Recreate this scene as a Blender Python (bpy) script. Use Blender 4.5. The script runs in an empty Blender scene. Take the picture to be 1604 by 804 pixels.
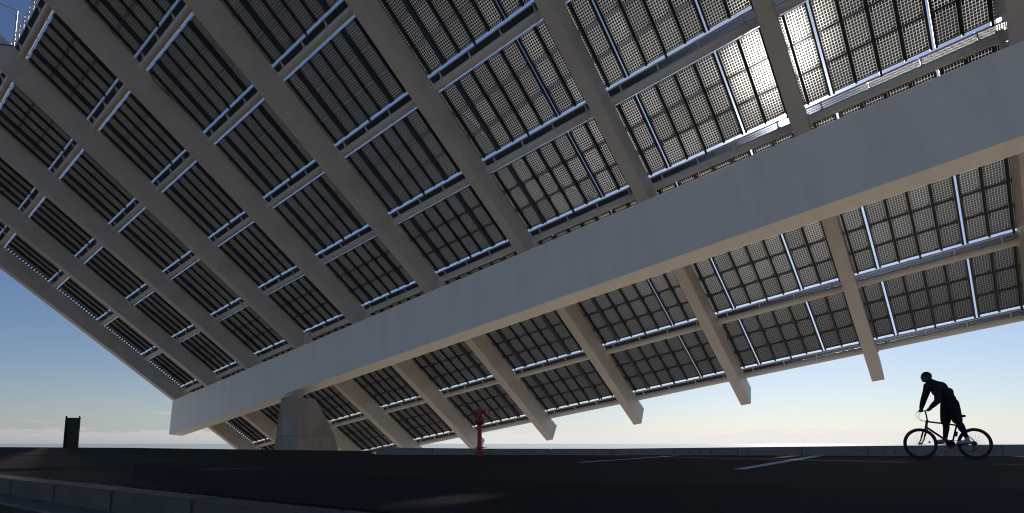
import bpy, bmesh, math, random
import numpy as np
from mathutils import Vector, Matrix
random.seed(7)
R = math.radians
SC = bpy.context.scene
COL = SC.collection

# ------------------------------------------------------------------ camera
cam_d = bpy.data.cameras.new('camera')
cam = bpy.data.objects.new('camera', cam_d)
COL.objects.link(cam)
cam.location = (0, 0, 0.33)
cam.rotation_euler = (R(90 + 6.1814), 0, 0)
cam_d.sensor_fit = 'HORIZONTAL'
cam_d.sensor_width = 36.0
cam_d.lens = 19.687
cam_d.shift_y = 0.12344
cam_d.clip_start = 0.05
cam_d.clip_end = 80000
SC.camera = cam

# ------------------------------------------------------------------ sky and sun
SUN = Vector((0.39930, 0.78081, 0.48051)).normalized()
SUN_EL = math.asin(SUN.z)
SUN_AZ = math.atan2(SUN.x, SUN.y)
world = bpy.data.worlds.new('World')
SC.world = world
world.use_nodes = True
nt = world.node_tree
nt.nodes.clear()
def wn(t, **kw):
    n = nt.nodes.new(t)
    for k, v in kw.items():
        setattr(n, k, v)
    return n
def wm(op, a, b=None, c=None):
    n = wn('ShaderNodeMath', operation=op)
    for i, x in enumerate((a, b, c)):
        if x is None:
            continue
        if isinstance(x, (int, float)):
            n.inputs[i].default_value = x
        else:
            nt.links.new(x, n.inputs[i])
    return n.outputs[0]
sky = wn('ShaderNodeTexSky', sky_type='NISHITA')
sky.sun_disc = False
sky.sun_elevation = SUN_EL
sky.sun_rotation = SUN_AZ
sky.altitude = 0
sky.air_density = 1.0
sky.dust_density = 0.4
sky.ozone_density = 2.0
tc = wn('ShaderNodeTexCoord')
sep = wn('ShaderNodeSeparateXYZ')
nt.links.new(tc.outputs['Generated'], sep.inputs[0])
# low bank of thin cloud lying along the horizon
mp = wn('ShaderNodeMapping')
mp.inputs['Scale'].default_value = (15, 15, 80)
nt.links.new(tc.outputs['Generated'], mp.inputs[0])
nz = wn('ShaderNodeTexNoise')
nz.inputs['Scale'].default_value = 1.6
nz.inputs['Detail'].default_value = 4
nz.inputs['Roughness'].default_value = 0.6
nt.links.new(mp.outputs[0], nz.inputs['Vector'])
el = sep.outputs[2]
bank = wm('MULTIPLY', wn('ShaderNodeMapRange').outputs[0], 1.0)
mr1 = [n for n in nt.nodes if n.bl_idname == 'ShaderNodeMapRange'][0]
mr1.interpolation_type = 'SMOOTHSTEP'
nt.links.new(wm('ADD', el, wm('MULTIPLY', nz.outputs[0], -0.034)), mr1.inputs[0])
mr1.inputs[1].default_value = 0.006
mr1.inputs[2].default_value = -0.001
mr1.inputs[3].default_value = 0.0
mr1.inputs[4].default_value = 1.0
cl = wm('MULTIPLY', bank, 0.55)
hazeband = wm('MULTIPLY', wm('POWER', 2.718, wm('DIVIDE', wm('MAXIMUM', el, 0.0), -0.085)), 0.65)
# second sparse strip
mr2 = wn('ShaderNodeMapRange', interpolation_type='SMOOTHSTEP')
mp2 = wn('ShaderNodeMapping')
mp2.inputs['Scale'].default_value = (7, 7, 110)
mp2.inputs['Location'].default_value = (3.1, 1.7, 0)
nt.links.new(tc.outputs['Generated'], mp2.inputs[0])
nz2 = wn('ShaderNodeTexNoise')
nz2.inputs['Scale'].default_value = 1.2
nz2.inputs['Detail'].default_value = 3
nt.links.new(mp2.outputs[0], nz2.inputs['Vector'])
nt.links.new(nz2.outputs[0], mr2.inputs[0])
mr2.inputs[1].default_value = 0.56
mr2.inputs[2].default_value = 0.72
band = wm('MULTIPLY', wm('GREATER_THAN', el, 0.0), wm('POWER', 2.718, wm('MULTIPLY', wm('POWER', wm('DIVIDE', wm('SUBTRACT', el, 0.045), 0.018), 2.0), -1.0)))
cl2 = wm('MULTIPLY', wm('MULTIPLY', mr2.outputs[0], band), 0.35)
cloud = hazeband
mixc = wn('ShaderNodeMix', data_type='RGBA')
nt.links.new(cloud, mixc.inputs[0])
nt.links.new(sky.outputs[0], mixc.inputs[6])
bw = wn('ShaderNodeRGBToBW')
nt.links.new(sky.outputs[0], bw.inputs[0])
cc = wn('ShaderNodeCombineXYZ')
for i_, k_ in enumerate((1.36, 1.22, 1.06)):
    nt.links.new(wm('MULTIPLY', wm('MINIMUM', bw.outputs[0], 9.5), k_), cc.inputs[i_])
nt.links.new(cc.outputs[0], mixc.inputs[7])
mixd = wn('ShaderNodeMix', data_type='RGBA')
nt.links.new(wm('MINIMUM', wm('ADD', cl, cl2), 0.8), mixd.inputs[0])
nt.links.new(mixc.outputs[2], mixd.inputs[6])
cd = wn('ShaderNodeCombineXYZ')
for i_, k_ in enumerate((1.72, 1.50, 1.28)):
    nt.links.new(wm('MULTIPLY', wm('MINIMUM', bw.outputs[0], 8.2), k_), cd.inputs[i_])
nt.links.new(cd.outputs[0], mixd.inputs[7])
# the sun itself, with the bright aureole of sea haze round it
dot = wn('ShaderNodeVectorMath', operation='DOT_PRODUCT')
nrm = wn('ShaderNodeVectorMath', operation='NORMALIZE')
nt.links.new(tc.outputs['Generated'], nrm.inputs[0])
nt.links.new(nrm.outputs[0], dot.inputs[0])
dot.inputs[1].default_value = SUN
ang = wm('MULTIPLY', wm('ARCCOSINE', wm('MINIMUM', dot.outputs['Value'], 1.0)), 57.29578)
disc = wm('MULTIPLY', wm('LESS_THAN', ang, 0.28), 12000.0)
aur = wm('ADD', wm('MULTIPLY', wm('POWER', 2.718, wm('MULTIPLY', ang, -1.0)), 400.0),
         wm('MULTIPLY', wm('POWER', 2.718, wm('MULTIPLY', ang, -0.22)), 1.0))
glow = wm('ADD', disc, aur)
gcol = wn('ShaderNodeMix', data_type='RGBA', blend_type='MULTIPLY')
gcol.inputs[0].default_value = 1.0
gcol.inputs[6].default_value = (1.0, 0.95, 0.87, 1)
comb = wn('ShaderNodeCombineXYZ')
for i in range(3):
    nt.links.new(glow, comb.inputs[i])
nt.links.new(comb.outputs[0], gcol.inputs[7])
addc = wn('ShaderNodeMix', data_type='RGBA', blend_type='ADD')
addc.inputs[0].default_value = 1.0
nt.links.new(mixd.outputs[2], addc.inputs[6])
nt.links.new(gcol.outputs[2], addc.inputs[7])
wb = wn('ShaderNodeMix', data_type='RGBA', blend_type='MULTIPLY')
wb.inputs[0].default_value = 1.0
nt.links.new(addc.outputs[2], wb.inputs[6])
wb.inputs[7].default_value = (0.88, 1.0, 1.22, 1)
bg = wn('ShaderNodeBackground')
bg.inputs['Strength'].default_value = 0.065
nt.links.new(wb.outputs[2], bg.inputs['Color'])
wo = wn('ShaderNodeOutputWorld')
nt.links.new(bg.outputs[0], wo.inputs['Surface'])

sun_d = bpy.data.lights.new('sun', 'SUN')
sun_d.energy = 4.0
sun_d.angle = R(0.53)
sun_d.color = (1.0, 0.93, 0.83)
sun_o = bpy.data.objects.new('sun', sun_d)
COL.objects.link(sun_o)
sun_o.rotation_euler = (-SUN).to_track_quat('-Z', 'Y').to_euler()
sun_o.location = SUN * 200

vs = SC.view_settings
vs.view_transform = 'Standard'
vs.look = 'None'
vs.gamma = 1.0
vs.use_curve_mapping = False
vs.exposure = 0.0
SC.cycles.max_bounces = 4
SC.cycles.diffuse_bounces = 3
SC.cycles.glossy_bounces = 2
SC.cycles.transmission_bounces = 2
SC.cycles.transparent_max_bounces = 16
SC.cycles.caustics_reflective = False
SC.cycles.caustics_refractive = False
SC.cycles.sample_clamp_indirect = 6.0
SC.cycles.use_denoising = True
SC.cycles.denoising_prefilter = 'NONE'
SC.cycles.denoising_input_passes = 'RGB_ALBEDO_NORMAL'
SC.cycles.filter_width = 1.1
SC.cycles.use_light_tree = False
world.cycles.sampling_method = 'MANUAL'
world.cycles.sample_map_resolution = 512

# ------------------------------------------------------------------ materials
def material(name, col, rough=0.6, metal=0.0, var=0.0, vscale=1.0, bump=0.0, bscale=20.0, spec=0.5, coord='Object',
             stretch=(1, 1, 1), dirt=None, dirt_amt=0.0, dirt_scale=0.4):
    m = bpy.data.materials.new(name)
    m.use_nodes = True
    t = m.node_tree
    b = t.nodes['Principled BSDF']
    b.inputs['Base Color'].default_value = (*col, 1)
    b.inputs['Roughness'].default_value = rough
    b.inputs['Metallic'].default_value = metal
    b.inputs['Specular IOR Level'].default_value = spec
    if var > 0 or bump > 0 or dirt:
        tcn = t.nodes.new('ShaderNodeTexCoord')
        mpn = t.nodes.new('ShaderNodeMapping')
        mpn.inputs['Scale'].default_value = stretch
        t.links.new(tcn.outputs[coord], mpn.inputs[0])
    last = None
    if var > 0:
        n = t.nodes.new('ShaderNodeTexNoise')
        n.inputs['Scale'].default_value = vscale
        n.inputs['Detail'].default_value = 8
        n.inputs['Roughness'].default_value = 0.65
        t.links.new(mpn.outputs[0], n.inputs['Vector'])
        cr = t.nodes.new('ShaderNodeValToRGB')
        cr.color_ramp.elements[0].position = 0.3
        cr.color_ramp.elements[1].position = 0.72
        cr.color_ramp.elements[0].color = (*[max(0, c * (1 - var)) for c in col], 1)
        cr.color_ramp.elements[1].color = (*[min(1, c * (1 + var)) for c in col], 1)
        t.links.new(n.outputs[0], cr.inputs[0])
        last = cr.outputs[0]
        rr = t.nodes.new('ShaderNodeMapRange')
        rr.inputs[3].default_value = max(0.03, rough - 0.12)
        rr.inputs[4].default_value = min(1, rough + 0.12)
        t.links.new(n.outputs[0], rr.inputs[0])
        t.links.new(rr.outputs[0], b.inputs['Roughness'])
    if dirt:
        n2 = t.nodes.new('ShaderNodeTexNoise')
        n2.inputs['Scale'].default_value = dirt_scale
        n2.inputs['Detail'].default_value = 10
        n2.inputs['Roughness'].default_value = 0.7
        t.links.new(mpn.outputs[0], n2.inputs['Vector'])
        mr = t.nodes.new('ShaderNodeMapRange')
        mr.inputs[1].default_value = 0.5
        mr.inputs[2].default_value = 0.75
        mr.inputs[4].default_value = dirt_amt
        t.links.new(n2.outputs[0], mr.inputs[0])
        mx = t.nodes.new('ShaderNodeMix')
        mx.data_type = 'RGBA'
        t.links.new(mr.outputs[0], mx.inputs[0])
        if last:
            t.links.new(last, mx.inputs[6])
        else:
            mx.inputs[6].default_value = (*col, 1)
        mx.inputs[7].default_value = (*dirt, 1)
        last = mx.outputs[2]
    if last:
        t.links.new(last, b.inputs['Base Color'])
    if bump > 0:
        n3 = t.nodes.new('ShaderNodeTexNoise')
        n3.inputs['Scale'].default_value = bscale
        n3.inputs['Detail'].default_value = 6
        t.links.new(mpn.outputs[0], n3.inputs['Vector'])
        bp = t.nodes.new('ShaderNodeBump')
        bp.inputs['Strength'].default_value = bump
        bp.inputs['Distance'].default_value = 0.02
        t.links.new(n3.outputs[0], bp.inputs['Height'])
        t.links.new(bp.outputs[0], b.inputs['Normal'])
    return m

M = {}
M['steel'] = material('painted_steel', (0.62, 0.56, 0.495), 0.42, var=0.07, vscale=0.35, bump=0.04, bscale=3.0,
                      dirt=(0.42, 0.37, 0.30), dirt_amt=0.45, dirt_scale=0.8, stretch=(1, 0.7, 0.2))
M['girder'] = material('painted_girder', (0.88, 0.80, 0.70), 0.40, var=0.05, vscale=0.25, bump=0.05, bscale=1.2,
                       dirt=(0.60, 0.53, 0.45), dirt_amt=0.30, dirt_scale=0.9, stretch=(1.1, 0.16, 0.16))
M['pipe'] = material('purlin_paint', (0.70, 0.655, 0.60), 0.38, var=0.08, vscale=0.5, stretch=(0.2, 1, 1))
M['rail'] = material('dark_rail', (0.030, 0.029, 0.027), 0.5, var=0.2, vscale=2.0)
M['frame'] = material('module_frame', (0.022, 0.022, 0.022), 0.5)
M['cell'] = material('silicon_cell', (0.008, 0.0085, 0.010), 0.4, spec=0.15)
M['grate'] = material('galvanised_grating', (0.06, 0.06, 0.062), 0.6)
M['galv'] = material('galvanised_steel', (0.5, 0.5, 0.5), 0.4, metal=0.5)
M['brown'] = material('primer_beam', (0.20, 0.15, 0.12), 0.6)
M['concrete'] = material('board_concrete', (0.36, 0.31, 0.255), 0.85, var=0.28, vscale=0.5, bump=0.25, bscale=6.0,
                         dirt=(0.13, 0.11, 0.09), dirt_amt=0.9, dirt_scale=0.35, stretch=(1, 1, 0.35))
M['parapet'] = material('parapet_concrete', (0.26, 0.222, 0.185), 0.85, var=0.2, vscale=1.5, bump=0.2, bscale=25.0,
                        dirt=(0.12, 0.11, 0.10), dirt_amt=0.6, dirt_scale=1.5)
M['kerb'] = material('kerb_granite', (0.155, 0.135, 0.112), spec=0.12, rough=0.8, var=0.22, vscale=6.0, bump=0.3, bscale=60.0,
                     dirt=(0.10, 0.09, 0.07), dirt_amt=0.6, dirt_scale=3.0)
M['asphalt'] = material('plaza_asphalt', (0.037, 0.028, 0.021), spec=0.12, rough=0.9, var=0.3, vscale=0.7, bump=0.5, bscale=90.0,
                        dirt=(0.055, 0.042, 0.032), dirt_amt=0.6, dirt_scale=0.5, stretch=(0.35, 1, 1))
M['road'] = material('road_asphalt', (0.028, 0.025, 0.024), spec=0.12, rough=0.9, var=0.25, vscale=1.2, bump=0.5, bscale=110.0)
M['patch'] = material('relaid_asphalt', (0.022, 0.020, 0.019), spec=0.12, rough=0.92, var=0.25, vscale=1.5, bump=0.5, bscale=120.0)
M['paint'] = material('worn_paint_and_sun_strip', (0.74, 0.70, 0.64), spec=0.12, rough=0.8, var=0.15, vscale=9.0, dirt=(0.12, 0.11, 0.10), dirt_amt=0.6, dirt_scale=6.0)
M['quay'] = material('quay_paving', (0.45, 0.41, 0.35), 0.9, var=0.15, vscale=0.2)
M['rust'] = material('weathered_steel', (0.075, 0.050, 0.040), 0.75, var=0.4, vscale=2.5, bump=0.2, bscale=30.0, stretch=(1, 1, 0.3))
M['red'] = material('red_enamel', (0.38, 0.022, 0.020), 0.42, var=0.15, vscale=8.0, dirt=(0.08, 0.02, 0.015), dirt_amt=0.7, dirt_scale=7.0)
M['black'] = material('black_rubber', (0.012, 0.012, 0.012), 0.6)
M['dark'] = material('dark_metal', (0.02, 0.02, 0.022), 0.35, metal=0.2)
M['alu'] = material('alloy', (0.45, 0.45, 0.46), 0.3, metal=0.9)
M['jacket'] = material('black_jacket', (0.012, 0.012, 0.014), 0.85, bump=0.3, bscale=14.0)
M['shorts'] = material('dark_shorts', (0.014, 0.014, 0.016), 0.9, bump=0.3, bscale=16.0)
M['skin'] = material('skin', (0.10, 0.062, 0.045), 0.55)
M['hair'] = material('dark_cap', (0.015, 0.014, 0.014), 0.9)
M['shoe'] = material('pale_shoe', (0.33, 0.33, 0.34), 0.6)
M['lens'] = material('red_reflector', (0.45, 0.06, 0.02), 0.2)
M['seat'] = material('saddle_vinyl', (0.015, 0.015, 0.015), 0.45)
M['eye'] = material('eye_dark', (0.02, 0.015, 0.012), 0.2)

# sea
m = material('sea_water', (0.05, 0.08, 0.10), 0.12)
M['sea'] = m

# translucent encapsulant between the cells of a module
m = bpy.data.materials.new('module_glass')
m.use_nodes = True
t = m.node_tree
t.nodes.clear()
out = t.nodes.new('ShaderNodeOutputMaterial')
tr = t.nodes.new('ShaderNodeBsdfTranslucent')
tr.inputs['Color'].default_value = (0.10, 0.099, 0.096, 1)
rf = t.nodes.new('ShaderNodeBsdfRefraction')
rf.inputs['Color'].default_value = (0.60, 0.61, 0.62, 1)
rf.inputs['Roughness'].default_value = 0.85
rf.inputs['IOR'].default_value = 2.0
oi = t.nodes.new('ShaderNodeObjectInfo')
mr = t.nodes.new('ShaderNodeMapRange')
mr.inputs[3].default_value = 0.22
mr.inputs[4].default_value = 0.42
t.links.new(oi.outputs['Random'], mr.inputs[0])
mx = t.nodes.new('ShaderNodeMixShader')
t.links.new(mr.outputs[0], mx.inputs[0])
t.links.new(tr.outputs[0], mx.inputs[1])
t.links.new(rf.outputs[0], mx.inputs[2])
rf2 = t.nodes.new('ShaderNodeBsdfRefraction')
rf2.inputs['Color'].default_value = (0.62, 0.62, 0.62, 1)
rf2.inputs['Roughness'].default_value = 0.42
rf2.inputs['IOR'].default_value = 1.28
mx2 = t.nodes.new('ShaderNodeMixShader')
mx2.inputs[0].default_value = 0.06
t.links.new(mx.outputs[0], mx2.inputs[1])
t.links.new(rf2.outputs[0], mx2.inputs[2])
t.links.new(mx2.outputs[0], out.inputs[0])
M['glass'] = m

# ------------------------------------------------------------------ mesh helpers
class MB:
    def __init__(self):
        self.v, self.f, self.mi, self.sm = [], [], [], []
    def quadset(self, vs, fs, mi=0, sm=False):
        o = len(self.v)
        self.v += [tuple(p) for p in vs]
        for q in fs:
            self.f.append(tuple(o + i for i in q))
            self.mi.append(mi)
            self.sm.append(sm)
    def hexa(self, p, mi=0):
        # p: 8 corners, bottom 4 ccw then top 4 ccw
        self.quadset(p, [(3, 2, 1, 0), (4, 5, 6, 7), (0, 1, 5, 4), (1, 2, 6, 5), (2, 3, 7, 6), (3, 0, 4, 7)], mi)
    def box(self, x0, x1, y0, y1, z0, z1, mi=0):
        self.hexa([(x0, y0, z0), (x1, y0, z0), (x1, y1, z0), (x0, y1, z0), (x0, y0, z1), (x1, y0, z1), (x1, y1, z1), (x0, y1, z1)], mi)
    def bar(self, a, b, w, h, up=(0, 0, 1), mi=0):
        a, b = Vector(a), Vector(b)
        d = (b - a).normalized()
        s = d.cross(Vector(up))
        if s.length < 1e-4:
            s = d.cross(Vector((1, 0, 0)))
        s.normalize()
        u = s.cross(d)
        s *= w / 2
        u *= h / 2
        self.hexa([a - s - u, a + s - u, b + s - u, b - s - u, a - s + u, a + s + u, b + s + u, b - s + u], mi)
    def tube(self, pts, r, seg=10, mi=0, caps=True, closed=False):
        pts = [Vector(p) for p in pts]
        n = len(pts)
        rs = r if isinstance(r, (list, tuple)) else [r] * n
        o = len(self.v)
        ref = None
        for i, p in enumerate(pts):
            if closed:
                d = (pts[(i + 1) % n] - pts[i - 1]).normalized()
            else:
                d = (pts[min(i + 1, n - 1)] - pts[max(i - 1, 0)]).normalized()
            if ref is None:
                ref = d.orthogonal().normalized()
            ref = (ref - d * ref.dot(d)).normalized()
            s = d.cross(ref)
            for k in range(seg):
                a = 2 * math.pi * k / seg
                self.v.append(tuple(p + (ref * math.cos(a) + s * math.sin(a)) * rs[i]))
        for i in range(n if closed else n - 1):
            j = (i + 1) % n
            for k in range(seg):
                l = (k + 1) % seg
                self.f.append((o + i * seg + k, o + i * seg + l, o + j * seg + l, o + j * seg + k))
                self.mi.append(mi)
                self.sm.append(True)
        if caps and not closed:
            for i, rev in ((0, True), (n - 1, False)):
                q = [self.v[o + i * seg + k] for k in range(seg)]
                self.quadset(q, [tuple(range(seg))[::-1] if rev else tuple(range(seg))], mi)
    def lathe(self, prof, c=(0, 0, 0), seg=20, mi=0, smooth=True):
        # each span has its own verts so edges stay crisp
        for (r0, z0), (r1, z1) in zip(prof[:-1], prof[1:]):
            vs = []
            for k in range(seg):
                a = 2 * math.pi * k / seg
                vs.append((c[0] + r0 * math.cos(a), c[1] + r0 * math.sin(a), c[2] + z0))
            for k in range(seg):
                a = 2 * math.pi * k / seg
                vs.append((c[0] + r1 * math.cos(a), c[1] + r1 * math.sin(a), c[2] + z1))
            self.quadset(vs, [(k, (k + 1) % seg, seg + (k + 1) % seg, seg + k) for k in range(seg)], mi, smooth)
    def ball(self, c, r, rings=10, seg=14, mi=0, rot=None):
        rx, ry, rz = r if isinstance(r, (list, tuple)) else (r, r, r)
        vs, fs = [], []
        for i in range(rings + 1):
            th = math.pi * i / rings
            for k in range(seg):
                a = 2 * math.pi * k / seg
                p = Vector((rx * math.sin(th) * math.cos(a), ry * math.sin(th) * math.sin(a), rz * math.cos(th)))
                if rot is not None:
                    p = rot @ p
                vs.append(tuple(Vector(c) + p))
        for i in range(rings):
            for k in range(seg):
                l = (k + 1) % seg
                fs.append((i * seg + k, (i + 1) * seg + k, (i + 1) * seg + l, i * seg + l))
        self.quadset(vs, fs, mi, True)
    def prism(self, prof, x0, x1, mi=0):
        # profile (y, z) extruded along x
        n = len(prof)
        vs = [(x0, y, z) for y, z in prof] + [(x1, y, z) for y, z in prof]
        fs = [tuple(range(n)), tuple(range(2 * n - 1, n - 1, -1))]
        fs += [(i, i + n, (i + 1) % n + n, (i + 1) % n) for i in range(n)]
        self.quadset(vs, fs, mi)
    def mesh(self, name, mats, bevel=0.0, bseg=2):
        me = bpy.data.meshes.new(name)
        me.from_pydata(self.v, [], self.f)
        me.polygons.foreach_set('material_index', self.mi)
        me.polygons.foreach_set('use_smooth', self.sm)
        for k in mats:
            me.materials.append(M[k])
        bm = bmesh.new()
        bm.from_mesh(me)
        bmesh.ops.recalc_face_normals(bm, faces=bm.faces)
        if bevel > 0:
            bmesh.ops.bevel(bm, geom=[e for e in bm.edges if len(e.link_faces) == 2 and e.calc_face_angle(0) > 0.5],
                            offset=bevel, segments=bseg, affect='EDGES', clamp_overlap=True)
        bm.to_mesh(me)
        bm.free()
        me.update()
        return me
    def build(self, name, mats, parent=None, bevel=0.0, bseg=2):
        return obj(name, self.mesh(name, mats, bevel, bseg), parent)

def obj(name, data, parent=None, loc=None, scale=None):
    o = bpy.data.objects.new(name, data)
    COL.objects.link(o)
    if parent is not None:
        o.parent = parent
    if loc is not None:
        o.location = loc
    if scale is not None:
        o.scale = scale
    return o
def tag(o, label=None, cat=None, group=None, kind=None):
    if label:
        o['label'] = label
    if cat:
        o['category'] = cat
    if group:
        o['group'] = group
    if kind:
        o['kind'] = kind
    return o
def empty(name, mw=None, loc=None):
    o = bpy.data.objects.new(name, None)
    COL.objects.link(o)
    o.empty_display_size = 0.2
    if mw is not None:
        o.matrix_world = mw
    if loc is not None:
        o.location = loc
    return o

# ------------------------------------------------------------------ ground and water
# kerb line: the plaza lies beyond it, the road on the camera's side
KD = Vector((0.8226, -0.5686, 0)).normalized()
KN = Vector((0.5686, 0.8226, 0)).normalized()
K0 = Vector((-4.82, 5.34, 0))
def kp(t, off=0.0, z=0.0):
    p = K0 + KD * t + KN * off
    return (p.x, p.y, z)
edge = [(-150, 100), (-48.4, 53.3), (-30.3, 44.4), (-14.4, 31.5), (-6.5, 25.5), (-4.2, 17.3), (30, 14.2), (160, 2)]
pl = MB()
top = [kp(-150, 0.2), kp(90, 0.2)] + [(160, -80, 0)] + [(x, y, 0) for x, y in reversed(edge)]
n = len(top)
pl.quadset(top, [tuple(range(n))])
bot = [(x, y, -8.6) for x, y in edge]
tp = [(x, y, 0) for x, y in edge]
k = len(edge)
pl.quadset(tp + bot, [(i, i + 1, k + i + 1, k + i) for i in range(k - 1)], 1)
tag(pl.build('plaza_ground', ['asphalt', 'parapet']), kind='structure')
rd = MB()
rd.quadset([kp(-150, -0.28, -0.14), kp(90, -0.28, -0.14), (160, -60, -0.14), (-250, -60, -0.14), (-250, 90, -0.14)], [(0, 1, 2, 3, 4)])
tag(rd.build('road', ['road']), kind='structure')
pv = MB()  # unseen pale paving behind the camera, added to bounce warm light onto the steel
pv.quadset([(-250, -14, -0.132), (250, -14, -0.132), (250, -260, -0.132), (-250, -260, -0.132)], [(0, 1, 2, 3)])
tag(pv.build('unseen_bounce_paving', ['quay']), kind='structure')
q = MB()
q.box(-400, 400, -300, 135, -12, -8.5)
tag(q.build('lower_quay_ground', ['quay']), kind='structure')
s = MB()
s.quadset([(-60000, -60000, -10.5), (60000, -60000, -10.5), (60000, 60000, -10.5), (-60000, 60000, -10.5)], [(0, 1, 2, 3)])
tag(s.build('sea', ['sea']), kind='structure')
# relaid asphalt lane in the foreground
pt = MB()
pt.quadset([(-6.0, 9.0, 0.004), (-3.18, 7.01, 0.004), (0, 4.9, 0.004), (2.4, 4.28, 0.004), (9, 3.0, 0.004), (20, -3, 0.004), kp(11, 0.25, 0.004), kp(2.2, 0.25, 0.004)], [tuple(range(8))])
tag(pt.build('relaid_road_lane', ['patch']), kind='structure')

# kerb and gutter
kb = empty('kerb', loc=(0, 0, 0))
tag(kb, kind='structure')
st = MB()
st.box(0.006, 1.094, 0, 0.2, -0.2, 0.006)
stone = st.mesh('kerb_stone', ['kerb'], bevel=0.012)
gt_ = MB()
gt_.box(0.006, 1.094, -0.28, -0.006, -0.2, -0.134)
gstone = gt_.mesh('gutter_slab', ['kerb'], bevel=0.01)
rotk = math.atan2(KD.y, KD.x)
for i in range(-9, 9):
    o = obj('kerb_stone', stone, kb, kp(0.32 + 1.1 * i, 0, random.uniform(-0.003, 0.003)))
    o.rotation_euler = (0, 0, rotk + random.uniform(-0.004, 0.004))
    o = obj('gutter_slab', gstone, kb, kp(0.75 + 1.1 * i))
    o.rotation_euler = (0, 0, rotk)
sd = MB()
sd.box(-150, 0.32 + 1.1 * -9, 0, 0.2, -0.2, 0.004)
o = sd.build('kerb_run', ['kerb'], kb)
o.location = kp(0)
o.rotation_euler = (0, 0, rotk)

# painted bay lines on the plaza; the last strip is painted sunlight
def ground_strip(name, pts, z=0.006):
    b = MB()
    b.quadset([(x, y, z) for x, y in pts], [tuple(range(len(pts)))])
    return tag(b.build(name, ['paint']), kind='structure')
ground_strip('marking_or_sun_strip', [(2.80, 7.18), (2.96, 7.18), (8.75, 15.70), (8.40, 15.70)])
ground_strip('marking_or_sun_strip', [(1.10, 9.80), (1.26, 9.80), (4.60, 15.30), (4.42, 15.30)])
ground_strip('marking_or_sun_strip', [(6.2, 15.62), (6.2, 15.74), (18.0, 14.66), (18.0, 14.50)])  # sunlit strip at the parapet foot, put in as pale paint

# low parapet along the plaza's edge
A = Vector((-4.1, 16.8, 0))
B = Vector((30, 13.9, 0))
pd = (B - A).normalized()
pn = Vector((-pd.y, pd.x, 0))
par = empty('low_parapet_wall', loc=tuple(A))
par.rotation_euler = (0, 0, math.atan2(pd.y, pd.x))
tag(par, 'low grey concrete parapet running along the far edge of the plaza', 'parapet')
def ph(s):
    return float(np.interp(s, [0, 3, 7, 12.5, 17.5, 34], [0.215, 0.18, 0.18, 0.245, 0.30, 0.36]))
core = MB()
core.hexa([(0.2, 0.03, -0.05), (33.2, 0.03, -0.05), (33.2, 0.36, -0.05), (0.2, 0.36, -0.05), (0.2, 0.05, 0.15), (33.2, 0.05, 0.15), (33.2, 0.36, 0.15), (0.2, 0.36, 0.15)])
core.build('wall_core', ['parapet'], par)
s0 = 0.0
while s0 < 33:
    s1 = s0 + 1.75
    b = MB()
    a0 = s0 + 0.005
    a1 = s1 - 0.005
    h0, h1 = ph(s0), ph(s1)
    x0t = a0 + (0.12 if s0 == 0 else 0)
    b.hexa([(a0, 0, -0.05), (a1, 0, -0.05), (a1, 0.4, -0.05), (a0, 0.4, -0.05), (x0t, 0.015, h0), (a1, 0.015, h1), (a1, 0.4, h1), (x0t, 0.4, h0)])
    blk = b.build('parapet_block', ['parapet'], par, bevel=0.012)
    for dx in ((0.45, 0.72, 1.02) if int(s0 / 1.75) % 3 == 2 else ((0.3, 1.2) if int(s0 / 1.75) % 3 == 0 else ())):
        c = MB()
        c.tube([(s0 + dx, 0.02, 0.105), (s0 + dx, -0.004, 0.105)], 0.018, 10)
        c.build('drain_hole', ['black'], blk)
    s0 = s1

# ------------------------------------------------------------------ canopy coordinates: u along the girder, v down the slope, n out of the slope
S = 10.0
UV = Vector((0.79538435, -0.58814755, 0.14644519))
VV = Vector((0.54065092, 0.57925294, -0.61005132))
NV = Vector((0.27397138, 0.564401, 0.77871124))
ORG = Vector((-4.67480936, 7.89330574, 0.74944147)) * S + Vector((0, 0, 0.33))
CM = Matrix(((UV.x, VV.x, NV.x, ORG.x), (UV.y, VV.y, NV.y, ORG.y), (UV.z, VV.z, NV.z, ORG.z), (0, 0, 0, 1)))
RU = [0, .9328, 1.9281, 2.9548, 3.9487, 4.9742, 6.0, 7.0196, 8.0042, 8.9599, 9.97, 10.97]
RU = [x * S for x in RU]
RW = 0.832
HR = 1.998
V0 = -13.471
TT = 6.438
VEND = 21.2
ROWS = list(range(-3, 5))
UEND = RU[-1] + RW
def vj(j):
    return V0 + j * TT

canopy = empty('steel_canopy', mw=CM)
tag(canopy, 'huge tilted grey steel canopy frame of ribs and pipes carrying the solar panels', 'canopy')
# main girder: plumb faces, level soffit, top following the slope
g = MB()
g.prism([(0.0, -HR + 0.03), (2.582, -6.018), (4.054, -5.078), (1.62, -HR + 0.03)], 0, UEND + 2)
gd = g.build('main_girder', ['girder'], canopy, bevel=0.03)
# weld seams every plate length
for i, uu in enumerate([14.6, 33.0, 52.5, 71.0, 90.0]):
    w = MB()
    w.prism([(-0.004, -HR + 0.0), (2.579, -6.021), (4.056, -5.081), (4.02, -5.075), (2.58, -6.0), (0.02, -HR)], uu, uu + 0.018)
    w.build('weld_seam', ['girder'], gd)
# ribs
VTOP = vj(-3) - 2.2
rb = MB()
rb.box(0, RW, VTOP, VEND, -HR, -0.04)
rib_me = rb.mesh('rib', ['steel'], bevel=0.03)
seam = MB()
seam.box(-0.003, RW + 0.003, -0.012, 0.012, -HR - 0.003, -0.06)
seam_me = seam.mesh('splice_seam', ['steel'])
for i, uu in enumerate(RU):
    o = obj('rib', rib_me, canopy, (uu, 0, 0))
    for vv in (-24.0, -12.2 + 0.4 * (i % 3), 9.5):
        obj('splice_seam', seam_me, o, (0, vv, 0))

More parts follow.
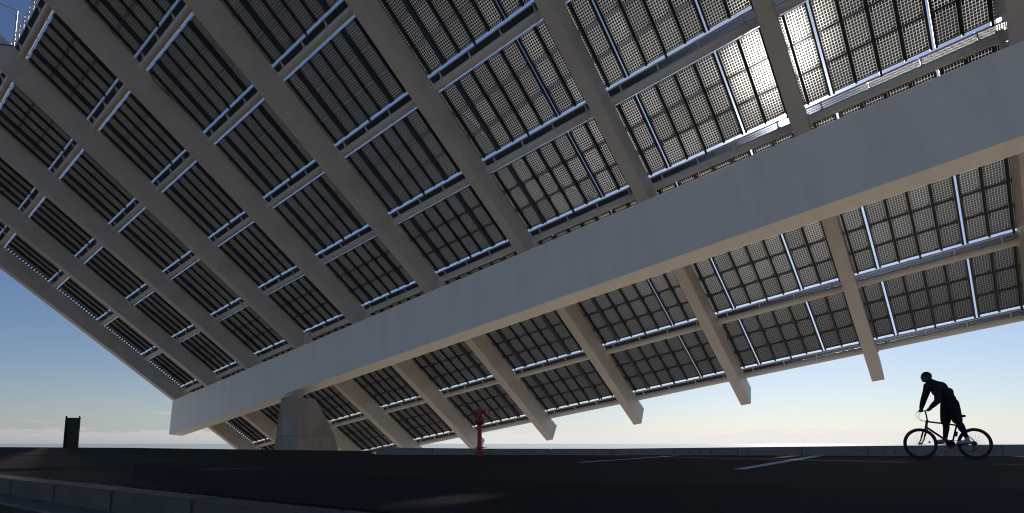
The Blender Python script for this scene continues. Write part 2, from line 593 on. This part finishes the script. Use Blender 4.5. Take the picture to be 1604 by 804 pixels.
# purlin pipes with walkway, brackets and edge beams
brk = MB()
brk.hexa([(-0.035, 0.10, -0.06), (0.035, 0.10, -0.06), (0.035, 0.62, -0.30), (-0.035, 0.62, -0.30), (-0.035, 0.10, 0.03), (0.035, 0.10, 0.03), (0.035, 0.62, 0.06), (-0.035, 0.62, 0.06)])
brk.box(-0.09, 0.09, 0.08, 0.14, -0.10, 0.03)
brk.box(-0.11, 0.11, 0.50, 0.58, -0.30, 0.0)
brk_me = brk.mesh('bracket', ['pipe'])
brk2 = MB()
brk2.box(-0.04, 0.04, 0.95, 1.12, -0.16, 0.0)
brk2_me = brk2.mesh('hanger', ['pipe'])
gr = MB()
L = 10.0
k = 0
x = 0.0
while x < L:
    gr.box(x, x + 0.031, 0.16, 0.56, -0.03, 0.01)
    x += 0.042
for yy in (0.16, 0.29, 0.42, 0.55):
    gr.box(0, L, yy, yy + 0.012, -0.04, 0.012)
gr_me = gr.mesh('walkway_grating', ['grate'])
clr = MB()
clr.tube([(RW - 0.01, 0.80, -0.10), (RW + 0.09, 0.80, -0.10)], 0.35, 20)
clr.tube([(0.01, 0.80, -0.10), (-0.09, 0.80, -0.10)], 0.35, 20)
clr_me = clr.mesh('pipe_collar', ['pipe'])
for j in list(ROWS) + [5]:
    v = vj(j)
    p = MB()
    pn_ = -0.10
    p.tube([(0.1, v + 0.80, pn_), (UEND + 2, v + 0.80, pn_)], 0.27, 24)
    pu = p.build('purlin', ['pipe'], canopy)
    e = MB()
    e.box(0.1, UEND, v + 0.10, v + 0.16, -0.07, 0.03)
    e.build('edge_beam', ['pipe'], pu)
    if j < 5:
        e = MB()
        e.box(0.1, UEND, v + 0.99, v + 1.04, -0.06, 0.06)
        e.build('rear_beam', ['brown'], pu)
    for i in range(len(RU)):
        obj('pipe_collar', clr_me, pu, (RU[i], v, 0))
    for i in range(len(RU) - 1):
        s_ = RU[i + 1] - RU[i]
        obj('walkway_grating', gr_me, pu, (RU[i] + RW, v, 0), ((s_ - RW) / L, 1, 1))
        for q_ in (0.17, 0.42, 0.67, 0.92):
            obj('bracket', brk_me, pu, (RU[i] + q_ * s_, v, 0))
            if j < 5:
                obj('hanger', brk2_me, pu, (RU[i] + (q_ - 0.02) * s_, v, 0))
# guard rail on the top edge
gv = vj(-3) + 0.06
ZL = Vector((UV.z, VV.z, NV.z))      # straight up, in canopy axes
gl = MB()
for hh in (0.4, 0.75, 1.12):
    gl.tube([Vector((0, gv, 0)) + ZL * hh, Vector((UEND, gv, 0)) + ZL * hh], 0.028, 8)
grl = gl.build('guard_rail', ['galv'], canopy)
po = MB()
po.tube([ZL * -0.05, ZL * 1.14], 0.03, 8)
post = po.mesh('rail_post', ['galv'])
u_ = 0.4
while u_ < UEND:
    obj('rail_post', post, grl, (u_, gv, 0))
    u_ += 1.25
# small mast with an arm standing at the top edge
ms = MB()
mb0 = Vector((30.4, gv - 0.05, 0))
mt = mb0 + ZL * 3.1
wl = Vector((-0.78, -0.45, 0.10))
arm = Vector((wl.dot(UV), wl.dot(VV), wl.dot(NV)))
ms.tube([mb0, mt], 0.07, 10)
ms.tube([mt, mt + arm * 3.2], 0.055, 10)
ms.tube([mb0 + ZL * 2.5, mt + arm * 0.8], 0.025, 8)
ms.build('lamp_mast', ['galv'], canopy)
# cable slung over a rib and down pipes
cb = MB()
cb.tube([(28.5, vj(-3) - 1.9, -1.2), (29.4, vj(-3) - 1.2, -1.75), (30.42, vj(-3) - 0.5, -0.95), (30.5, vj(-3) + 0.1, 0.1)], 0.03, 8)
cb.build('cable', ['black'], canopy)
cb = MB()
cb.tube([(40.2 + 0.35, vj(-2) + 1.3, 0.0), (40.2 + 0.42, vj(-2) + 1.9, -0.5), (40.2 + 0.3, vj(-2) + 3.0, -0.25), (40.2 + 0.5, vj(-2) + 4.6, -0.1)], 0.03, 8)
cb.build('cable', ['black'], canopy)
dp = MB()
dp.tube([(31.0, vj(2) + 0.3, -0.2), (31.0, vj(2) + 0.45, -1.0), (31.0, 0.9, -2.6)], 0.13, 14)
dp.build('drain_pipe', ['pipe'], canopy)
# clips along the outer edge of the panel field
cp = MB()
for j in ROWS:
    v = vj(j) + 1.25
    while v < vj(j + 1) - 0.2:
        cp.box(0.78, 1.06, v, v + 0.17, -0.05, 0.13)
        v += 0.35
ec = cp.build('edge_clip_strip', ['rail'], canopy)
tag(ec, kind='stuff')
# bearing between girder and pillar
be = MB()
be.box(28.4, 29.6, 2.75, 3.9, -6.55, -5.2)
be.box(27.9, 28.3, 2.8, 3.7, -6.4, -5.3)
be.build('bearing_plate', ['steel'], canopy, bevel=0.02)

# ------------------------------------------------------------------ solar panel fields
CW, CL = 1.20, 1.60
mo = MB()
fw = 0.05
fx = 0.10
def strip(x0, x1, y0, y1):
    mo.box(x0, x1, y0, y1, -0.035, 0.012, 0)
strip(-CW / 2, -CW / 2 + fx, -CL / 2, CL / 2)
strip(CW / 2 - fx, CW / 2, -CL / 2, CL / 2)
strip(-CW / 2 + fx, CW / 2 - fx, -CL / 2, -CL / 2 + fw)
strip(-CW / 2 + fx, CW / 2 - fx, CL / 2 - fw, CL / 2)
NX, NY = 7, 10
px = (CW - 2 * fx) / NX
py = (CL - 2 * fw) / NY
ch = 0.018
for a in range(NX):
    for b in range(NY):
        cx = -CW / 2 + fx + (a + 0.5) * px
        cy = -CL / 2 + fw + (b + 0.5) * py
        hx, hy = px * 0.42, py * 0.42
        o8 = [(hx, hy - ch), (hx - ch, hy), (-hx + ch, hy), (-hx, hy - ch), (-hx, -hy + ch), (-hx + ch, -hy), (hx - ch, -hy), (hx, -hy + ch)]
        mo.quadset([(cx + p_[0], cy + p_[1], -0.006) for p_ in o8], [tuple(range(8))], 1)
mo.quadset([(-CW / 2 + fx, -CL / 2 + fw, 0), (CW / 2 - fx, -CL / 2 + fw, 0), (CW / 2 - fx, CL / 2 - fw, 0), (-CW / 2 + fx, CL / 2 - fw, 0)], [(0, 1, 2, 3)], 2)
# junction boxes
mo.box(CW / 2 - 0.26, CW / 2 - 0.12, CL / 2 - 0.20, CL / 2 - 0.10, -0.05, -0.008, 0)
mo.box(-CW / 2 + 0.12, -CW / 2 + 0.22, -CL / 2 + 0.12, -CL / 2 + 0.20, -0.05, -0.008, 0)
mod_me = mo.mesh('solar_module', ['frame', 'cell', 'glass'])
FL = TT - 1.18 - 0.06
ra = MB()
ra.box(-0.055, 0.055, 0.02, FL + 0.02, -0.20, -0.04)
rail_a = ra.mesh('support_rail', ['rail'])
ra = MB()
ra.box(-0.055, 0.055, 0.02, FL + 0.24, -0.20, -0.04)
rail_b = ra.mesh('support_rail', ['rail'])
ra = MB()
ra.box(-0.055, 0.055, 0.02, FL + 0.02, -0.23, -0.04)
rail_d = ra.mesh('support_rail', ['rail'])
ORD = ['first', 'second', 'third', 'fourth', 'fifth', 'sixth', 'seventh', 'eighth', 'ninth', 'tenth', 'eleventh']
row_word = ['topmost row', 'second row from top', 'third row from top', 'fourth row from top', 'fifth row from top', 'sixth row from top', 'second lowest row', 'lowest row']
PN = 0.12
for i in range(10):
    s_ = RU[i + 1] - RU[i]
    bw = 0.5 * s_
    w = (bw - 0.12) / 4
    g1 = RU[i] + 0.235 * s_
    g2 = RU[i] + 0.735 * s_
    cols = [(g1 - 0.06 - w, g1 - 0.06)]
    cols += [(g1 + 0.06 + w * k, g1 + 0.06 + w * (k + 1)) for k in range(4)]
    cols += [(g2 + 0.06 + w * k, g2 + 0.06 + w * (k + 1)) for k in range(3)]
    for r_, j in enumerate(ROWS):
        va = vj(j) + 1.18
        f = empty('solar_panel')
        f.matrix_world = CM @ Matrix.Translation((cols[0][0], va, PN))
        tag(f, 'dark solar panel field, %s, between %s and %s ribs from left' % (row_word[r_], ORD[i], ORD[i + 1]), 'solar panel', 'solar panel fields of the canopy', 'thing')
        for c, (a, b) in enumerate(cols):
            for k in range(3):
                o = obj('solar_module', mod_me, f, ((a + b) / 2 - cols[0][0], (k + 0.5) * FL / 3, random.uniform(-0.004, 0.004)), ((w - 0.012) / CW, (FL / 3 - 0.015) / CL, 1))
                o.rotation_euler = (random.uniform(-0.003, 0.003), random.uniform(-0.003, 0.003), 0)
            # rails carry the column edges; a pair either side of each open joint
            if c == 1 or c == 5:
                obj('support_rail', rail_d, f, (a + 0.055 - cols[0][0], 0, 0))
            elif not (i == 0 and c == 0):
                obj('support_rail', rail_b if c % 2 else rail_a, f, (a - cols[0][0], 0, 0))
            if c in (0, 4):
                obj('support_rail', rail_d, f, (b - 0.055 - cols[0][0], 0, 0))

# ------------------------------------------------------------------ concrete pillar
pil = empty('concrete_pillar', loc=(-22, 59.5, -8.5))
tag(pil, 'faceted stained concrete pillar under the left end of the big girder', 'pillar', kind='thing')
lev = {
    6.02: [(-24.1, 58.9), (-23.6, 58.0), (-21.3, 59.6), (-22.6, 61.6)],
    5.1: [(-24.3, 58.8), (-23.6, 57.8), (-21.0, 59.6), (-22.6, 61.6)],
    3.0: [(-24.5, 58.7), (-22.1, 57.4), (-19.8, 59.8), (-22.4, 62.2)],
    1.06: [(-24.62, 58.6), (-21.75, 57.2), (-18.85, 60.0), (-22.2, 62.5)],
    -0.4: [(-24.8, 58.5), (-21.6, 57.1), (-18.45, 60.1), (-22.2, 62.6)],
    -8.8: [(-25.4, 58.3), (-21.2, 56.6), (-16.6, 60.5), (-22.0, 63.2)],
}
def lift(name, zs, top=None):
    b = MB()
    ps = []
    for z in zs:
        ps.append([(x + 22, y - 59.5, z + 8.5) for x, y in lev[z]])
    vs = [p for q_ in ps for p in q_]
    fs = [(0, 1, 2, 3), tuple(range(len(vs) - 4, len(vs)))]
    for a in range(len(zs) - 1):
        for c in range(4):
            d = (c + 1) % 4
            fs.append((a * 4 + c, a * 4 + d, a * 4 + 4 + d, a * 4 + 4 + c))
    b.quadset(vs, fs)
    return b.build(name, ['concrete'], pil, bevel=0.05)
lift('upper_lift', [1.06, 3.0, 5.1])
lo = lift('lower_lift', [-8.8, -0.4, 1.06])
lo.location = (0, 0, -0.035)
jn = MB()
jn.hexa([(-2.5, -0.85, 9.45), (0.25, -2.2, 9.45), (3.1, 0.5, 9.45), (-0.2, 2.9, 9.45), (-2.5, -0.85, 9.6), (0.25, -2.2, 9.6), (3.1, 0.5, 9.6), (-0.2, 2.9, 9.6)])
jn.build('joint', ['concrete'], pil)

# ------------------------------------------------------------------ weathered steel totem at the far left
tt = empty('steel_totem', loc=(-32.8, 41.9, 0))
tt.rotation_euler = (0, 0, R(28))
tt.scale = (0.70, 0.70, 1.0)
tag(tt, 'dark rusty steel totem standing alone at the far edge of the plaza', 'totem')
web = MB()
web.hexa([(-0.52, -0.05, 0), (0.52, -0.05, 0), (0.52, 0.05, 0), (-0.52, 0.05, 0), (-0.50, -0.05, 2.25), (0.50, -0.05, 2.25), (0.50, 0.05, 2.25), (-0.50, 0.05, 2.25)])
web.build('web_plate', ['rust'], tt, bevel=0.01)
for sx in (-1, 1):
    fl = MB()
    n = 12
    prof = []
    for a in range(n + 1):
        z = 2.38 * a / n
        prof.append((-0.28 - 0.04 * math.sin(math.pi * a / n * 1.2), z))
    for a in range(n, -1, -1):
        z = 2.38 * a / n
        prof.append((0.16 + 0.03 * math.sin(math.pi * a / n * 0.8), z - (0.05 if a == n else 0)))
    fl.prism(prof, sx * 0.565 - 0.05, sx * 0.565 + 0.05)
    fl.build('flange', ['rust'], tt, bevel=0.012)

# ------------------------------------------------------------------ red fire hydrant column
hy = empty('fire_hydrant', loc=(-0.9, 15.6, 0))
tag(hy, 'slim dark red fire hydrant post standing before the low parapet', 'hydrant')
b = MB()
b.lathe([(0.0, 0.0), (0.155, 0.0), (0.155, 0.035), (0.135, 0.05), (0.11, 0.09), (0.085, 0.15), (0.075, 0.17), (0.075, 0.20)], seg=24)
base = b.build('base', ['red'], hy)
for a in range(6):
    c = MB()
    an = a * math.pi / 3
    c.tube([(0.128 * math.cos(an), 0.128 * math.sin(an), 0.03), (0.128 * math.cos(an), 0.128 * math.sin(an), 0.062)], 0.014, 6)
    c.build('bolt', ['red'], base)
b = MB()
b.lathe([(0.075, 0.20), (0.115, 0.20), (0.115, 0.225), (0.072, 0.225), (0.062, 0.25), (0.062, 0.80), (0.072, 0.82), (0.072, 0.84)], seg=24)
b.box(0.05, 0.215, -0.05, 0.05, 0.222, 0.242)
b.build('barrel', ['red'], hy)
b = MB()
b.lathe([(0.072, 0.84), (0.100, 0.87), (0.138, 0.925), (0.142, 0.945), (0.138, 0.965), (0.105, 1.02), (0.085, 1.06), (0.078, 1.08)], seg=24)
b.build('collar', ['red'], hy)
b = MB()
b.lathe([(0.078, 1.08), (0.082, 1.09), (0.082, 1.21), (0.11, 1.225), (0.11, 1.26), (0.05, 1.285), (0.03, 1.29), (0.03, 1.315), (0.0, 1.315)], seg=24)
hd = b.build('bonnet', ['red'], hy)
for an in (R(175), R(-5), R(-95)):
    c = MB()
    d = Vector((math.cos(an), math.sin(an), 0))
    o_ = Vector((0, 0, 1.20))
    c.tube([o_ + d * 0.05, o_ + d * 0.15], 0.042, 14)
    c.tube([o_ + d * 0.148, o_ + d * 0.185], 0.056, 8)
    c.build('outlet_cap', ['red'], hd)
b = MB()
b.box(-0.018, 0.018, -0.018, 0.018, 1.31, 1.345)
b.build('valve_nut', ['red'], hd)

# ------------------------------------------------------------------ bicycle: local x rearwards, y to the far side, z up
BX, BY = 9.2, 11.9
BROT = R(-11)
BMAT = Matrix.Translation((BX, BY, 0)) @ Matrix.Rotation(BROT, 4, 'Z')
bike = empty('bicycle', mw=BMAT)
tag(bike, 'dark mountain bicycle ridden across the plaza', 'bicycle')
WR = 0.328
def wheel(cx, rear):
    c = Vector((cx, 0, WR))
    w = MB()
    ring = lambda r_, n_: [c + Vector((math.cos(2 * math.pi * i / n_) * r_, 0, math.sin(2 * math.pi * i / n_) * r_)) for i in range(n_)]
    hub = MB()
    hub.tube([c + Vector((0, -0.05, 0)), c + Vector((0, 0.05, 0))], 0.02, 12)
    hub.tube([c + Vector((0, -0.075, 0)), c + Vector((0, 0.075, 0))], 0.008, 8)
    if rear:
        for k, r_ in enumerate((0.055, 0.047, 0.039, 0.031)):
            hub.tube([c + Vector((0, 0.03 + 0.007 * k, 0)), c + Vector((0, 0.034 + 0.007 * k, 0))], r_, 20)
    wo_ = hub.build('rear_wheel' if rear else 'front_wheel', ['dark'], bike)
    ty = MB()
    ty.tube(ring(WR - 0.025, 56), 0.025, 10, closed=True)
    ty.build('tyre', ['black'], wo_)
    rm = MB()
    rm.tube(ring(WR - 0.056, 56), 0.012, 8, closed=True)
    rm.build('rim', ['dark'], wo_)
    sp = MB()
    for i in range(32):
        a = 2 * math.pi * i / 32
        sd_ = 0.035 if i % 2 else -0.035
        b_ = a + (0.45 if (i // 2) % 2 else -0.45)
        sp.tube([c + Vector((0.02 * math.cos(b_), sd_, 0.02 * math.sin(b_))), c + Vector(((WR - 0.06) * math.cos(a), 0, (WR - 0.06) * math.sin(a)))], 0.0014, 4, caps=False)
    sp.build('spoke_set', ['alu'], wo_)
    return c
FWc = wheel(-0.510, False)
RWc = wheel(0.512, True)
BBc = Vector((0.085, 0, 0.315))
HT = Vector((-0.345, 0, 0.82))
HB = Vector((-0.385, 0, 0.665))
ST = Vector((0.205, 0, 0.735))
fr = MB()
fr.tube([HT + Vector((-0.003, 0, 0.012)), HB + Vector((0.003, 0, -0.012))], 0.024, 14)
fr.tube([HT + Vector((0.005, 0, -0.025)), ST + Vector((-0.01, 0, -0.02))], 0.018, 12)
fr.tube([HB + Vector((0, 0, 0.02)), BBc], 0.021, 12)
fr.tube([BBc, ST], 0.017, 12)
fr.tube([BBc + Vector((0, -0.04, 0)), BBc + Vector((0, 0.04, 0))], 0.024, 14)
for sy in (-1, 1):
    fr.tube([BBc + Vector((0.02, sy * 0.03, 0)), BBc + Vector((0.16, sy * 0.055, 0)), RWc + Vector((0, sy * 0.068, 0))], 0.010, 8)
    fr.tube([ST + Vector((0.005, sy * 0.015, -0.03)), ST + Vector((0.06, sy * 0.05, -0.12)), RWc + Vector((0, sy * 0.068, 0))], 0.009, 8)
fr.build('frame', ['dark'], bike)
fk = MB()
CRN = Vector((-0.400, 0, 0.615))
fk.tube([HB, CRN], 0.02, 12)
fk.bar(CRN + Vector((0, -0.07, 0)), CRN + Vector((0, 0.07, 0)), 0.04, 0.035)
for sy in (-1, 1):
    fk.tube([CRN + Vector((0, sy * 0.062, 0.01)), CRN + Vector((-0.04, sy * 0.062, -0.11)), CRN + Vector((-0.066, sy * 0.062, -0.2)), FWc + Vector((0, sy * 0.058, 0))], [0.017, 0.017, 0.012, 0.010], 10)
fk.build('fork', ['dark'], bike)
hb = MB()
STM = Vector((-0.372, 0, 1.025))
hb.tube([HT, HT + Vector((-0.012, 0, 0.12)), STM], 0.014, 10)
hb.tube([STM + Vector((0.045, 0.29, 0.012)), STM + Vector((0.02, 0.12, 0.006)), STM, STM + Vector((-0.025, -0.12, 0.006)), STM + Vector((-0.03, -0.29, 0.012))], 0.0125, 10)
hbo = hb.build('handlebar', ['dark'], bike)
for sy in (-1, 1):
    gp_ = MB()
    d = Vector((0.045 if sy > 0 else -0.03, sy * 0.29, 0.012))
    gp_.tube([STM + d * 0.58, STM + d * 1.02], 0.017, 10)
    gp_.build('grip', ['black'], hbo)
    lv = MB()
    lv.tube([STM + d * 0.52 + Vector((-0.02, 0, -0.01)), STM + d * 0.7 + Vector((-0.06, 0, -0.02)), STM + d * 0.95 + Vector((-0.065, 0, -0.03))], 0.007, 8)
    lv.build('brake_lever', ['alu'], hbo)
cbl = MB()
for sy in (-1, 1):
    cbl.tube([STM + Vector((-0.03, sy * 0.14, 0)), STM + Vector((-0.13, sy * 0.1, -0.02)), STM + Vector((-0.16, sy * 0.05, -0.12)), STM + Vector((-0.10, sy * 0.02, -0.2)), HT + Vector((0.03, sy * 0.015, -0.04))], 0.004, 6)
cbl.build('brake_cable', ['black'], bike)
sdl = MB()
sdl.tube([ST + Vector((-0.005, 0, -0.04)), Vector((0.245, 0, 0.885))], 0.0135, 10)
sdl.build('seat_post', ['alu'], bike)
sdm = MB()
sdm.tube([(0.09, 0, 0.900), (0.14, 0, 0.905), (0.24, 0, 0.905), (0.32, 0, 0.912), (0.365, 0, 0.918)], [0.012, 0.026, 0.05, 0.068, 0.05], 12)
sd_o = sdm.build('saddle', ['seat'], bike)
for vtx in sd_o.data.vertices:
    vtx.co.z = 0.905 + (vtx.co.z - 0.905) * 0.45
ck = MB()
ck.tube([BBc + Vector((0, 0.045, 0)), BBc + Vector((0, 0.050, 0))], 0.09, 32)
ck.tube([BBc + Vector((0, 0.055, 0)), BBc + Vector((0, 0.060, 0))], 0.07, 32)
PEDF = BBc + Vector((-0.170, 0.09, 0.01))
PEDR = BBc + Vector((0.170, -0.09, -0.01))
ck.bar(BBc + Vector((0, 0.07, 0)), PEDF + Vector((0, -0.02, 0)), 0.015, 0.028)
ck.bar(BBc + Vector((0, -0.07, 0)), PEDR + Vector((0, 0.02, 0)), 0.015, 0.028)
cko = ck.build('crank_set', ['dark'], bike)
for P_, sy in ((PEDF, 1), (PEDR, -1)):
    pd_ = MB()
    pd_.box(P_.x - 0.045, P_.x + 0.045, P_.y - 0.01 if sy > 0 else P_.y - 0.09, P_.y + 0.09 if sy > 0 else P_.y + 0.01, P_.z - 0.014, P_.z + 0.014)
    pd_.build('pedal', ['dark'], cko, bevel=0.004)
chn = MB()
chn.tube([BBc + Vector((0, 0.048, 0.09)), RWc + Vector((0, 0.042, 0.042))], 0.006, 6)
chn.tube([BBc + Vector((0, 0.048, -0.09)), RWc + Vector((-0.05, 0.042, -0.17)), RWc + Vector((0.035, 0.042, -0.13)), RWc + Vector((0.01, 0.042, -0.04))], 0.006, 6)
chn.build('chain', ['dark'], bike)
dr = MB()
dr.bar(RWc + Vector((0.0, 0.06, -0.01)), RWc + Vector((0.02, 0.06, -0.09)), 0.02, 0.03)
dr.bar(RWc + Vector((0.02, 0.05, -0.09)), RWc + Vector((-0.03, 0.05, -0.17)), 0.015, 0.035)
for p_ in ((0.02, -0.1), (-0.03, -0.17)):
    dr.tube([RWc + Vector((p_[0], 0.038, p_[1])), RWc + Vector((p_[0], 0.046, p_[1]))], 0.024, 12)
dr.build('derailleur', ['dark'], bike)
bt = MB()
bt.tube([(0.145, -0.035, 0.48), (0.165, -0.035, 0.58)], 0.03, 12)
bt.build('lock', ['black'], bike)
rfl = MB()
rfl.tube([(-0.335, -0.01, 0.36), (-0.335, 0.01, 0.36)], 0.02, 10)
rfo = rfl.build('wheel_reflector', ['lens'], bike)

# ------------------------------------------------------------------ rider, in the bicycle's frame
def remeshed(name, mb, voxel, mat, smooth=4):
    me = mb.mesh(name + '_raw', [mat])
    o = bpy.data.objects.new(name + '_raw', me)
    COL.objects.link(o)
    r_ = o.modifiers.new('r', 'REMESH')
    r_.mode = 'VOXEL'
    r_.voxel_size = voxel
    s_ = o.modifiers.new('s', 'SMOOTH')
    s_.iterations = smooth
    s_.factor = 0.5
    dg = bpy.context.evaluated_depsgraph_get()
    ev = o.evaluated_get(dg)
    out_ = bpy.data.meshes.new_from_object(ev)
    out_.name = name
    out_.materials.clear()
    out_.materials.append(M[mat])
    out_.polygons.foreach_set('use_smooth', [True] * len(out_.polygons))
    bpy.data.objects.remove(o)
    return out_
def caps(b, pts, rs):
    # tapered limb with round ends
    b.tube(pts, rs, 14)
    for p_, r_ in zip(pts, rs):
        b.ball(p_, r_ * 0.995, 8, 12)
V3 = Vector
HIPN, HIPF = V3((0.105, -0.095, 1.17)), V3((0.10, 0.095, 1.17))
KNF, ANF = V3((0.055, 0.115, 0.79)), V3((0.022, 0.115, 0.425))
KNN, ANN = V3((0.165, -0.115, 0.80)), V3((0.305, -0.115, 0.455))
SHN, SHF = V3((-0.185, -0.185, 1.56)), V3((-0.195, 0.185, 1.57))
ELN, WRN = V3((-0.255, -0.275, 1.215)), V3((-0.385, -0.245, 1.075))
ELF, WRF = V3((-0.255, 0.255, 1.30)), V3((-0.330, 0.245, 1.085))
HEAD = V3((-0.300, 0, 1.752))
body = MB()
body.ball((0.10, 0, 1.20), (0.12, 0.165, 0.13))
body.ball((0.02, 0, 1.34), (0.115, 0.15, 0.14))
body.ball((-0.10, 0, 1.47), (0.115, 0.16, 0.15))
body.ball((-0.175, 0, 1.55), (0.10, 0.165, 0.10))
caps(body, [V3((-0.2, 0, 1.58)), V3((-0.262, 0, 1.68))], [0.066, 0.062])
body.ball(HEAD, (0.094, 0.074, 0.106))
body.ball(HEAD + V3((-0.035, 0, -0.055)), (0.058, 0.056, 0.06))
body.ball(HEAD + V3((-0.096, 0, -0.012)), (0.018, 0.013, 0.022))
body.ball(HEAD + V3((-0.085, 0, -0.052)), (0.014, 0.024, 0.010))
for sy in (-1, 1):
    body.ball(HEAD + V3((0.008, sy * 0.076, -0.01)), (0.019, 0.011, 0.030))
for a_, b_, c_ in ((HIPN, KNN, ANN), (HIPF, KNF, ANF)):
    mid = b_.lerp(c_, 0.33) + V3((0.018, 0, 0))
    caps(body, [a_, b_, mid, c_], [0.085, 0.056, 0.054, 0.036])
for a_, b_, c_ in ((SHN, ELN, WRN), (SHF, ELF, WRF)):
    caps(body, [V3((-0.16, a_.y * 0.5, 1.56)), a_, b_, c_], [0.07, 0.062, 0.043, 0.028])
# hands: palm, four curled fingers and a thumb round each grip
for w_, sy in ((WRN, -1), (WRF, 1)):
    gx = STM + V3((0.045 if sy > 0 else -0.03, sy * 0.29, 0.012)) * 0.82
    caps(body, [w_, w_.lerp(gx, 0.5) + V3((0, 0, 0.012)), gx + V3((0.012, 0, 0.03))], [0.028, 0.034, 0.030])
    for k in range(4):
        yo = gx.y + sy * (-0.036 + 0.023 * k)
        ln = (0.9, 1.0, 0.95, 0.78)[k]
        o_ = V3((gx.x, yo, gx.z))
        caps(body, [o_ + V3((-0.005, 0, 0.032)), o_ + V3((-0.034 * ln, 0, 0.020)), o_ + V3((-0.036 * ln, 0, -0.012)), o_ + V3((-0.012, 0, -0.028 * ln))], [0.0105, 0.010, 0.009, 0.008])
    o_ = V3((gx.x, gx.y - sy * 0.05, gx.z))
    caps(body, [o_ + V3((0.02, sy * 0.015, 0.02)), o_ + V3((-0.002, 0, -0.018)), o_ + V3((-0.026, sy * 0.004, -0.026))], [0.013, 0.011, 0.009])
person = obj('person', remeshed('person', body, 0.0075, 'skin', 3))
person.matrix_world = BMAT
tag(person, 'cyclist in black jacket and dark shorts standing on the pedals', 'person')
jk = MB()
jk.ball((0.07, 0, 1.27), (0.145, 0.185, 0.12))
jk.ball((0.035, 0, 1.35), (0.145, 0.18, 0.155))
jk.ball((-0.07, 0, 1.49), (0.15, 0.19, 0.165))
jk.ball((-0.165, 0, 1.56), (0.125, 0.195, 0.115))
jk.ball((0.07, 0, 1.42), (0.11, 0.15, 0.10))
caps(jk, [V3((-0.19, 0, 1.57)), V3((-0.248, 0, 1.665))], [0.10, 0.076])
jk.ball((-0.185, 0, 1.635), (0.075, 0.095, 0.06))
for a_, b_, c_ in ((SHN, ELN, WRN), (SHF, ELF, WRF)):
    c2 = b_.lerp(c_, 0.92)
    caps(jk, [V3((-0.15, a_.y * 0.5, 1.55)), a_, a_.lerp(b_, 0.5) + V3((0.006, 0, 0)), b_, b_.lerp(c_, 0.5), c2], [0.10, 0.084, 0.070, 0.062, 0.054, 0.042])
obj('jacket', remeshed('jacket', jk, 0.013, 'jacket', 3), person)
so = MB()
so.ball((0.10, 0, 1.17), (0.145, 0.19, 0.14))
for a_, b_ in ((HIPN, KNN), (HIPF, KNF)):
    e_ = b_ + (b_ - a_) * -0.06
    caps(so, [a_, a_.lerp(b_, 0.4), e_], [0.118, 0.112, 0.094])
obj('shorts', remeshed('shorts', so, 0.013, 'shorts', 3), person)
for b_, c_ in ((KNN, ANN), (KNF, ANF)):
    lg = MB()
    mid = b_.lerp(c_, 0.33) + V3((0.018, 0, 0))
    caps(lg, [b_, mid, c_.lerp(b_, 0.08)], [0.064, 0.061, 0.043])
    obj('legging', remeshed('legging', lg, 0.011, 'shorts', 2), person)
for an_, ped, sy in ((ANF, PEDF, 1), (ANN, PEDR, -1)):
    sh = MB()
    y_ = an_.y
    zt = ped.z + 0.014
    heel = V3((an_.x + 0.055, y_, zt + 0.04))
    toe = V3((an_.x - 0.175, y_, zt + 0.026))
    caps(sh, [V3((an_.x + 0.005, y_, an_.z - 0.01)), V3((an_.x + 0.01, y_, zt + 0.06))], [0.042, 0.046])
    caps(sh, [heel, V3((an_.x - 0.03, y_, zt + 0.043)), V3((an_.x - 0.11, y_, zt + 0.038)), toe], [0.036, 0.042, 0.041, 0.027])
    obj('shoe', remeshed('shoe', sh, 0.009, 'shoe', 2), person)
hr = MB()
hr.ball(HEAD + V3((0.006, 0, 0.018)), (0.102, 0.082, 0.099))
hc = remeshed('cap', hr, 0.009, 'hair', 2)
bm = bmesh.new()
bm.from_mesh(hc)
bmesh.ops.delete(bm, geom=[v_ for v_ in bm.verts if v_.co.z < HEAD.z - 0.02 - 0.45 * (v_.co.x - HEAD.x)], context='VERTS')
bm.to_mesh(hc)
bm.free()
obj('cap', hc, person)
for sy in (-1, 1):
    ey = MB()
    ey.ball(HEAD + V3((-0.085, sy * 0.03, 0.004)), 0.010, 8, 10)
    ey.build('eye', ['eye'], person)
